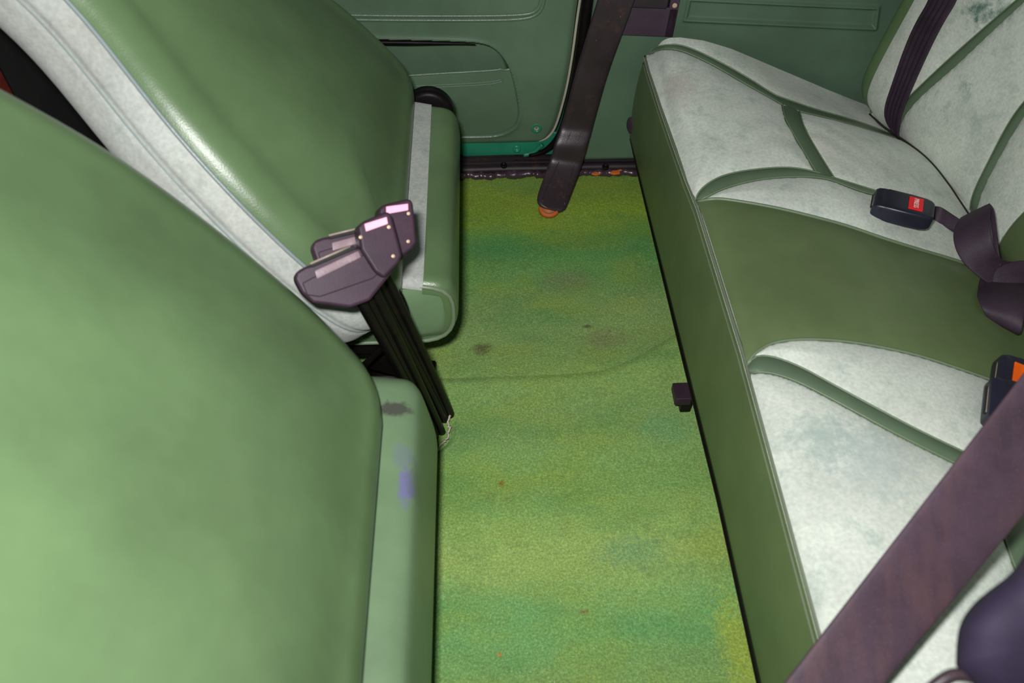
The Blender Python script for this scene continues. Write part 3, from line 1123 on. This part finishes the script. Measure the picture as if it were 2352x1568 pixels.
CVr = [photo_xy((float(XB(y, z)), y, z)) for y, z in [(.62, .165), (.60, .20), (.585, .25), (.575, .32), (.57, .40), (.57, .50), (.57, .60)]]
P2 = np.stack([Yb.ravel(), Zb.ravel()], 1)
dist = np.full(len(P2), 1e9)
within = np.zeros(len(P2), bool)
CW = []
for a, b in [(C1l, C1r), (C2l, C2r), (CVl, CVr)]:
    wa, wb, pa, pb = band_world(a, b, 60, on_back)
    CW.append((pa, pb))
    poly = np.vstack([wa[:, 1:], wb[::-1, 1:]])
    ii = inside(P2, poly)
    dist = np.minimum(dist, np.where(ii, 0, poly_dist(P2, np.vstack([poly, poly[:1]]))))
    within |= ii
dist = np.minimum(dist, 1.215 - P2[:, 0] + .004)
puff = np.where(within, -.004, .009 * (1 - np.exp(-dist / .022)))
Xb = XB(P2[:, 0], P2[:, 1]) - puff
bk = grid_obj('seat_back', np.stack([Xb.reshape(Yb.shape), Yb, Zb], -1), M['fabric'], bench)
for nm, (pa, pb), mt in zip(['back_band', 'back_band', 'back_centre_panel'], CW, ['vinyl_band', 'vinyl_band', 'vinyl_rear']):
    rows = []
    m = 11 if nm == 'back_band' else 24
    for i in range(len(pa)):
        row = []
        for f in np.linspace(-.05, 1.05, m):
            p = on_back(*(pa[i] * (1 - f) + pb[i] * f))
            row.append(p + np.array([-1, 0, .2]) * (.0002 + .003 * max(0, 1 - (2 * f - 1) ** 2)))
        rows.append(row)
    bd = grid_obj(nm, rows, M[mt], bk)
    tube('band_stitching', np.array([r[1] for r in rows]) + np.array([-.001, 0, .0005]), .0010, M['piping'], bd, 5)
# vinyl edge of the backrest at the far side
rows = []
for z in FZ:
    xe = float(XB(1.215, z)) - .0012
    rr = sstep(.10, .20, z)
    rows.append([(xe - .010 * rr * math.sin(2 * a) + .060 * (1 - math.cos(a)) ** 1.5 + (.05 if a > 1.56 else 0), 1.215 + .040 * rr * math.sin(a), z) for a in np.linspace(0, math.pi / 2, 14)])
grid_obj('back_edge', rows, M['vinyl_front'], bk)
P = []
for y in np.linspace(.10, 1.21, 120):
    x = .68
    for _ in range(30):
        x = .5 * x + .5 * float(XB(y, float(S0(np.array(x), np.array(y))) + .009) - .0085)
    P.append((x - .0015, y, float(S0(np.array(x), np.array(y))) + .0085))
tube('crease_shade_line', P, .0019, M['crease_shade'], bk, 7)  # thin dark tube drawn as the shadow line between cushion and backrest
settle(bench)

# catches under the bench
c1 = thing('seat_catch', 'small dark plastic catch block standing against the rear seat front', 'catch', (.265, .70, 0))
p = on(1570, 905, z=.035)
bevel_box('catch_block', (.024, .030, .016), Matrix.Translation((p[0] - .003, p[1], .036)), M['buckle'], c1, .002)
bevel_box('catch_foot', (.016, .022, .034), Matrix.Translation((p[0] + .006, p[1] + .002, .014)), M['black'], c1, .002)
settle(c1)
c2 = thing('hinge_knob', 'small dark hinge knob peeping out at the far corner of the rear seat', 'knob', (.255, 1.245, .1))
p = on(1449, 287, y=1.244)
disc('knob_cap', p + np.array([.010, .0, 0]), (-1, -.25, .1), .015, .014, M['ash'], c2)
bevel_box('knob_tail', (.006, .012, .028), Matrix.Translation((p[0] + .008, p[1], p[2] - .016)), M['ash'], c2, .002)
settle(c2)


# ------------------------------------------------------------------ seat belts
# belt lying on the rear backrest
Lp = [(2330, -560), (2230, -280), (2150, -60), (2134, 0), (2103, 50), (2076, 111), (2049, 191), (2032, 240), (2030, 268), (2040, 290), (2052, 305)]
Rp = [(2420, -560), (2305, -280), (2216, -60), (2200, 0), (2168, 50), (2133, 119), (2095, 203), (2075, 250), (2066, 285), (2064, 306), (2066, 320)]
L = [on_back(*p, .016) for p in Lp]
R_ = [on_back(*p, .016) for p in Rp]
bt = thing('seat_belt', 'dark plum ribbed belt running down the pale rear backrest', 'seat belt', (.66, 1.13, .2), 'seat belts')
o = strap('webbing', L, R_, .003, M['web'], bt, 80)
for f in (.2, .4, .6, .8):
    la, ra = smooth_line(L, 70), smooth_line(R_, 70)
    tube('webbing_rib', la * (1 - f) + ra * f + np.array([-.0016, -.0004, .0006]), .0011, M['web_dark'], o, 5)
settle(bt)


def buckle(name, label, cat, c, X, Y, button, text, group, length=.078, width=.048, height=.026, bu=.17, bl=.24):
    """A lap-belt buckle: X runs from the slotted mouth to the webbing end, Z is its face."""
    t = thing(name, label, cat, c, group)
    Fm = frame_matrix(c, X, Y)
    n = 22
    body = []
    for u, sw, sh in [(-.5, .78, .55), (-.49, .90, .74), (-.44, .97, .9), (-.36, 1.0, .96), (-.30, 1.0, .97), (-.285, 1.02, 1.0), (.1, 1.02, 1.0), (.35, .96, .98), (.44, .88, .9), (.485, .78, .76), (.5, .66, .6)]:
        ring = []
        for a in np.linspace(0, 2 * math.pi, 40, endpoint=False):
            a += .04
            ca, sa = math.cos(a), math.sin(a)
            yy = np.sign(ca) * abs(ca) ** .24 * width / 2 * sw
            zz = np.sign(sa) * abs(sa) ** .28 * height / 2 * sh
            ring.append(np.array(Fm @ Vector((u * length, yy, zz))))
        body.append(ring)
    hs = grid_obj('housing', body, M['navy'], t, wrap_m=True, caps=True)
    bevel_box('mouth_slot', (.004, width * .62, .004), Fm @ Matrix.Translation((-length * .5, 0, .001)), M['dark'], hs, .0008)
    tube('slot_edge', [np.array(Fm @ Vector((-length * .502, yy, .0036))) for yy in np.linspace(-width * .3, width * .3, 8)], .0005, M['grit'], hs, 6)
    if button:
        bevel_box('release_button', (length * bl, width * .62, .003), Fm @ Matrix.Translation((length * bu, -width * .02, height / 2 - .0002)), M[button], t, .0007)
    if text:
        cu = bpy.data.curves.new('button_lettering', 'FONT')
        cu.body = text
        cu.size = .0088
        cu.align_x = 'CENTER'
        cu.align_y = 'CENTER'
        cu.extrude = .0002
        ob = bpy.data.objects.new('button_lettering', cu)
        COL.objects.link(ob)
        bpy.context.view_layer.update()
        me = bpy.data.meshes.new_from_object(ob.evaluated_get(bpy.context.evaluated_depsgraph_get()))
        bpy.data.objects.remove(ob)
        ob = link('button_lettering', me)
        ob.matrix_world = Fm @ Matrix.Translation((length * bu, -width * .02, height / 2 + .0016)) @ Matrix.Rotation(-math.pi / 2, 4, 'Z')
        ob.data.materials.append(M['white'] if button == 'redb' else M['rust'])
        ob.parent = t
    return t, Fm


def wpts(lst, f=None):
    return [on(a, b, z=zz) for a, b, zz in lst]


# red-button buckle with its folded webbing
p = on_cush(2072, 480, .022)
Xv = on(2140, 496, z=p[2]) - on(2003, 462, z=p[2])
bk1, Fm = buckle('belt_buckle', 'black belt buckle with a red PRESS button lying on the rear cushion', 'belt buckle', p, Xv, np.cross((0, .1, 1), Xv), 'redb', 'PRESS', 'rear belt buckles')
strap('webbing', wpts([(2122, 474, .215), (2150, 473, .226), (2162, 475, .230), (2185, 490, .222), (2212, 508, .215)]),
      wpts([(2122, 512, .208), (2150, 522, .206), (2165, 528, .202), (2185, 535, .202), (2210, 545, .200)]), .0026, M['web'], bk1, 30)
strap('webbing', wpts([(2105, 522, .196), (2130, 526, .196), (2160, 529, .198), (2200, 540, .20)]),
      wpts([(2120, 505, .205), (2140, 508, .206), (2165, 515, .21), (2205, 530, .212)]), .0026, M['web'], bk1, 24)
strap('webbing', wpts([(2205, 502, .225), (2193, 520, .235), (2188, 545, .236), (2195, 575, .230), (2212, 604, .222), (2245, 634, .214), (2282, 658, .206)]),
      wpts([(2274, 468, .262), (2275, 486, .27), (2274, 520, .268), (2280, 560, .255), (2292, 590, .240), (2315, 602, .228), (2345, 598, .220)]), .0030, M['web'], bk1, 50)
strap('webbing', wpts([(2272, 467, .262), (2280, 474, .262), (2284, 486, .262), (2287, 510, .258), (2293, 565, .245), (2300, 612, .225)]),
      wpts([(2270, 480, .255), (2273, 490, .255), (2275, 505, .255), (2278, 530, .250), (2284, 575, .238), (2290, 612, .22)]), .0030, M['web'], bk1, 40)
strap('webbing', wpts([(2262, 612, .218), (2300, 608, .224), (2340, 597, .230), (2380, 600, .230), (2430, 620, .225)]),
      wpts([(2268, 650, .206), (2300, 668, .206), (2340, 672, .21), (2380, 676, .21), (2430, 690, .21)]), .0030, M['web'], bk1, 40)
strap('webbing', wpts([(2250, 640, .200), (2246, 664, .214), (2243, 679, .224), (2252, 702, .224), (2262, 722, .218), (2270, 735, .208), (2276, 738, .196)]),
      wpts([(2366, 625, .205), (2362, 650, .216), (2358, 670, .226), (2356, 700, .232), (2352, 730, .230), (2346, 766, .216), (2340, 770, .196)]), .0030, M['web'], bk1, 50)
settle(bk1)

p = on_cush(2374, 896, .030)
Xv = np.array([.95, -.45, -.15])
bk2, Fm2 = buckle('belt_buckle', 'black belt buckle with an orange button, half hidden behind the near belt', 'belt buckle', p, Xv, np.cross((-.25, .0, 1), Xv), 'orange', 'PRESS', 'rear belt buckles', .090, .054, .030, -.19, .34)
settle(bk2)
p = on_cush(2356, 950, .034)
bk3, Fm3 = buckle('belt_buckle', 'navy-black buckle end in front of the orange-button buckle', 'belt buckle', p, np.array([.95, -.40, -.10]), np.cross((-.35, .0, 1), (.95, -.40, -.10)), None, None, 'rear belt buckles', .085, .058, .028)
settle(bk3)

# far belt sleeve over the sill, bolted to the floor
rowsL = [(1256, 480, 1.140), (1238, 474, 1.143), (1231, 457, 1.156), (1248, 410, 1.192), (1260, 376, 1.216), (1264, 364, 1.222), (1268, 352, 1.224), (1272, 336, 1.225), (1278, 318, 1.233), (1285, 300, 1.243), (1290, 284, 1.247), (1297, 262, 1.248), (1328, 143, 1.253), (1372, 0, 1.260), (1410, -120, 1.266), (1480, -360, 1.276), (1560, -640, 1.290)]
rowsR = [(1284, 489, 1.140), (1299, 484, 1.143), (1305, 468, 1.156), (1322, 420, 1.192), (1335, 384, 1.216), (1339, 370, 1.222), (1343, 358, 1.224), (1348, 340, 1.225), (1353, 322, 1.233), (1359, 304, 1.243), (1363, 288, 1.247), (1369, 266, 1.248), (1398, 160, 1.253), (1459, 0, 1.260), (1496, -120, 1.266), (1572, -360, 1.276), (1660, -640, 1.290)]
slv = thing('belt_sleeve', 'scuffed black leatherette belt sleeve stepping over the far sill to the carpet', 'belt sleeve', (.11, 1.15, 0))
L = [on(a, b, y=c) for a, b, c in rowsL]
R_ = [on(a, b, y=c) for a, b, c in rowsR]
sv = strap('sleeve', L, R_, .010, M['sleeve'], slv, 110, smooth=True)
la, ra = smooth_line(L, 110), smooth_line(R_, 110)
T = frames((la + ra) / 2)
for idx, fr_ in [(40, .3), (46, .75), (52, .3), (58, .72), (66, .35), (72, .75), (80, .35), (86, .7)]:
    idx = min(idx + 8, 108)
    W = ra[idx] - la[idx]
    nn = np.cross(W, T[idx])
    nn /= np.linalg.norm(nn)
    if nn[1] > 0:
        nn = -nn
    disc('sleeve_rivet', la[idx] + W * fr_ + nn * .0046, nn, .0014, .0008, M['scuff'], sv, 12)
for f0, f1 in [(.15, .38), (.88, .62)]:
    P = [la[i] * (1 - f) + ra[i] * f for i, f in zip(range(3, 26), np.linspace(f0, f1, 23))]
    nn = np.cross(ra[10] - la[10], T[10])
    nn /= np.linalg.norm(nn)
    nn = nn if nn[2] > 0 else -nn
    tube('sleeve_crease', np.array(P) + nn * .0046, .0010, M['sleeve'], sv, 6)
p = on(1261, 478, z=.005)
an = disc('anchor_bolt', p - np.array([0, 0, .004]), (.0, -.2, 1), .019, .008, M['rust'], slv, 32, profile=[(.02, .9), (.5, .9), (.52, .7), (.64, .7), (.66, 1), (.92, .9), (1, .5), (1, 0)])
disc('bolt_ring', p + np.array([0, -.0005, .0015]), (0, -.2, 1), .0128, .0022, M['grit'], an, 28, profile=[(.86, 0), (.88, 1), (1, 1), (1, 0)])
settle(slv)

# near belt in its sleeve, pulled across above the bench
nb = thing('belt_sleeve', 'broad blurred brown-black belt sleeve crossing the lower right corner', 'belt sleeve', at_depth(2150, 1290, .67))
Lp = [(3050, -60, .76), (2620, 505, .70), (2352, 855, .69), (2076, 1212, .675), (1800, 1568, .655), (1600, 1828, .64)]
Rp = [(3330, 0, .76), (2840, 580, .70), (2352, 1182, .68), (2190, 1376, .67), (2030, 1570, .65), (1790, 1870, .635)]
strap('sleeve', [at_depth(*p) for p in Lp], [at_depth(*p) for p in Rp], .006, M['web_near'], nb, 60)
settle(nb)

# dark plastic trim cover at the near side, out of focus
tc = thing('belt_reel_cover', 'blurred plum-navy plastic cover in the bottom right corner under the near belt', 'cover', at_depth(2360, 1500, .46))
ol = smooth_line([(2195, 1528), (2196, 1478), (2204, 1430), (2232, 1388), (2275, 1352), (2318, 1322), (2350, 1280), (2385, 1200), (2500, 1180), (2600, 1300), (2600, 1560), (2500, 1700), (2300, 1640)], 120, 2)
cpx = np.array([2400, 1480.])
rows = []
for f, dz in [(0, -.030), (.3, -.029), (.6, -.026), (.8, -.020), (.92, -.012), (.98, -.004), (1.0, .004), (1.0, .03), (.96, .06)]:
    rows.append([at_depth(*(cpx + (q - cpx) * f), .50 + dz) for q in ol])
grid_obj('cover_shell', rows, M['trim'], tc, wrap_m=True)
P = [at_depth(x, y, .50) for x, y in [(2120, 1600), (2165, 1560), (2200, 1545), (2260, 1560), (2330, 1600)]]
tube('cover_hook', smooth_line(P, 24), .004, M['sleeve'], tc)
settle(tc)


# ------------------------------------------------------------------ front belt buckles on stalks
bq_c = np.array(on(800, 600, y=.60))
VN = np.array([.30, -.62, .72])
VN /= np.linalg.norm(VN)


def bp(px, py, off=0.0):
    return onplane(px, py, bq_c + VN * off, VN)


def stalk_buckle(label):
    t = thing('belt_buckle', label, 'belt buckle', bp(860, 700), 'front belt buckles on stalks')
    o0 = bp(800, 640)
    Xv = bp(900, 640) - o0
    Fm = frame_matrix(o0, Xv, np.cross(VN, Xv))
    inv = Fm.inverted()
    def q(px, py):
        v = inv @ Vector(bp(px, py))
        return (v.x, v.y)
    base = [(676, 640), (680, 624), (700, 612), (716, 607), (814, 566), (826, 568), (893, 560), (921, 588), (917, 606), (850, 690), (806, 706), (720, 696), (693, 672)]
    hs = prism('housing', [q(*p) for p in base][::-1], .024, Fm @ Matrix.Translation((0, 0, -.012)), M['buckle'], t, .0035, 3)
    head = [(818, 523), (828, 512), (885, 487), (896, 494), (921, 588), (913, 606), (880, 640), (858, 626), (826, 575)]
    hd = prism('head', [q(*p) for p in head][::-1], .030, Fm @ Matrix.Translation((0, 0, -.006)), M['buckle'], t, .0035, 3)
    # sloped top with faded button
    b4 = [(833, 517), (884, 501), (887, 517), (837, 535)]
    bt_ = prism('release_button', [q(*p) for p in b4][::-1], .003, Fm @ Matrix.Translation((0, 0, .0098)), M['pink'], t, .0006, 1)
    w4 = [(722, 622), (822, 576), (829, 591), (728, 641)]
    prism('label_window', [q(*p) for p in w4][::-1], .003, Fm @ Matrix.Translation((0, 0, .0012)), M['window'], t, .0006, 1)
    f4 = [(694, 650), (716, 638), (842, 582), (872, 626), (856, 640), (735, 682), (706, 678)]
    prism('housing_panel', [q(*p) for p in f4][::-1], .003, Fm @ Matrix.Translation((0, 0, .0002)), M['buckle'], hs, .0012, 2)
    # channel for the tongue
    ch = [(712, 606), (808, 564), (822, 570), (716, 615)]
    prism('tongue_slot', [q(*p) for p in ch][::-1], .004, Fm @ Matrix.Translation((0, 0, .0002)), M['dark'], t, .0008, 1)
    tube('slot_spring', [np.array(Fm @ Vector((*q(712, 606), .002))), np.array(Fm @ Vector((*q(804, 566), .002)))], .0012, M['grit'], t, 6)
    for rx, ry in [(889, 524), (825, 547), (899, 590)]:
        disc('rivet', np.array(Fm @ Vector((*q(rx, ry), .0088))), VN, .0019, .0012, M['rivet'], hd, 12)
    return t, Fm


def stalk(t, top, bot, wt, wb, name='stalk'):
    """Moulded rubber stalk: a flat core with two round ridges."""
    top, bot = np.asarray(top), np.asarray(bot)
    ax = bot - top
    W = np.cross(ax, VN)
    W /= np.linalg.norm(W)
    Ls, Rs = [], []
    for f in np.linspace(0, 1, 8):
        c = top + ax * f + VN * .006 * math.sin(math.pi * f)
        wd = (wt * (1 - f) + wb * f) / 2
        Ls.append(c - W * wd)
        Rs.append(c + W * wd)
    s = strap(name, Ls, Rs, .007, M['black'], t, 30)
    Ls, Rs = np.array(Ls), np.array(Rs)
    for f in (.22, .78):
        tube('stalk_ridge', smooth_line(Ls * (1 - f) + Rs * f + VN * .0035, 30), .0058, M['black'], s, 10)


t1, F1 = stalk_buckle('nearer plum belt buckle with faded pink button on its black stalk')
stalk(t1, bp(838, 668, -.020), on(1012, 1010, z=-.03), .030, .022)
settle(t1)
# the second buckle stands behind the first
t2 = None
obs = {}
t2 = t1.copy()
COL.objects.link(t2)
t2['label'] = 'farther plum belt buckle, half hidden behind the nearer pink-button buckle'
C2 = bq_c + np.array([.004, .062, .006])
P1, P2_ = np.array(bp(893, 490)), np.array(bp(677, 630))
Q1, Q2 = onplane(943, 462, C2, VN), onplane(708, 562, C2, VN)
va, vb_ = Vector(P2_ - P1), Vector(Q2 - Q1)
rot = va.rotation_difference(vb_).to_matrix().to_4x4()
mv = Matrix.Translation(Vector(Q1)) @ rot @ Matrix.Translation(-Vector(P1))
t2.matrix_world = t1.matrix_world.copy()
t2.location = t1.location
for ch in list(t1.children):
    if ch.name.startswith('stalk'):
        continue
    c_ = ch.copy()
    COL.objects.link(c_)
    c_.data = ch.data.copy()
    c_.data.transform(mv)
    c_.parent = t2
    for g in ch.children:
        g_ = g.copy()
        COL.objects.link(g_)
        g_.data = g.data.copy()
        g_.data.transform(mv)
        g_.parent = c_
tt = np.array(mv @ Vector(bp(834, 668, -.020)))
stalk(t2, tt, on(1034, 972, z=-.03), .030, .022)
for ch in t2.children:
    ch.matrix_parent_inverse = Matrix.Translation(t2.location).inverted()

# loose loop of black webbing behind the stalks
lp = thing('belt_loop', 'black webbing loop with rusty marks behind the buckle stalks', 'webbing', on(900, 780, z=.03))
cl = [(895, 655, .690, .24), (915, 690, .690, .21), (928, 730, .690, .17), (925, 765, .690, .14), (890, 790, .690, .11), (840, 830, .69, .07), (800, 880, .69, .03)]
L = [on(a - 16, b + 8, y=y) for a, b, y, z in cl]
R_ = [on(a + 16, b - 4, y=y) for a, b, y, z in cl]
strap('webbing', L, R_, .004, M['black'], lp, 50)
settle(lp)

# ------------------------------------------------------------------ near-black front of the cabin and near side
o = bevel_box('wall_front', (.05, 1.28, .9), Matrix.Translation((-.66, .62, .45)), M['dark'], None, .01)  # set close and coloured near-black so the gap between the seats reads unlit
structure(o, 'front of the cabin seen between the seats, coloured near-black for the shade there')
rp_ = thing('red_pad', 'sliver of dull red trim in the dark gap beyond the near seat', 'trim', on(8, 168, x=-.62))
p = on(2, 165, x=-.62)
bevel_box('pad_face', (.03, .09, .14), Matrix.Translation((p[0] - .006, p[1] - .052, p[2])), M['red'], rp_, .008)
settle(rp_)
o = bevel_box('wall_near', (.75, .03, .72), Matrix.Translation((.75, -.02, .34)), M['panel'], None, .008)
structure(o, 'near rear side panel below the camera')
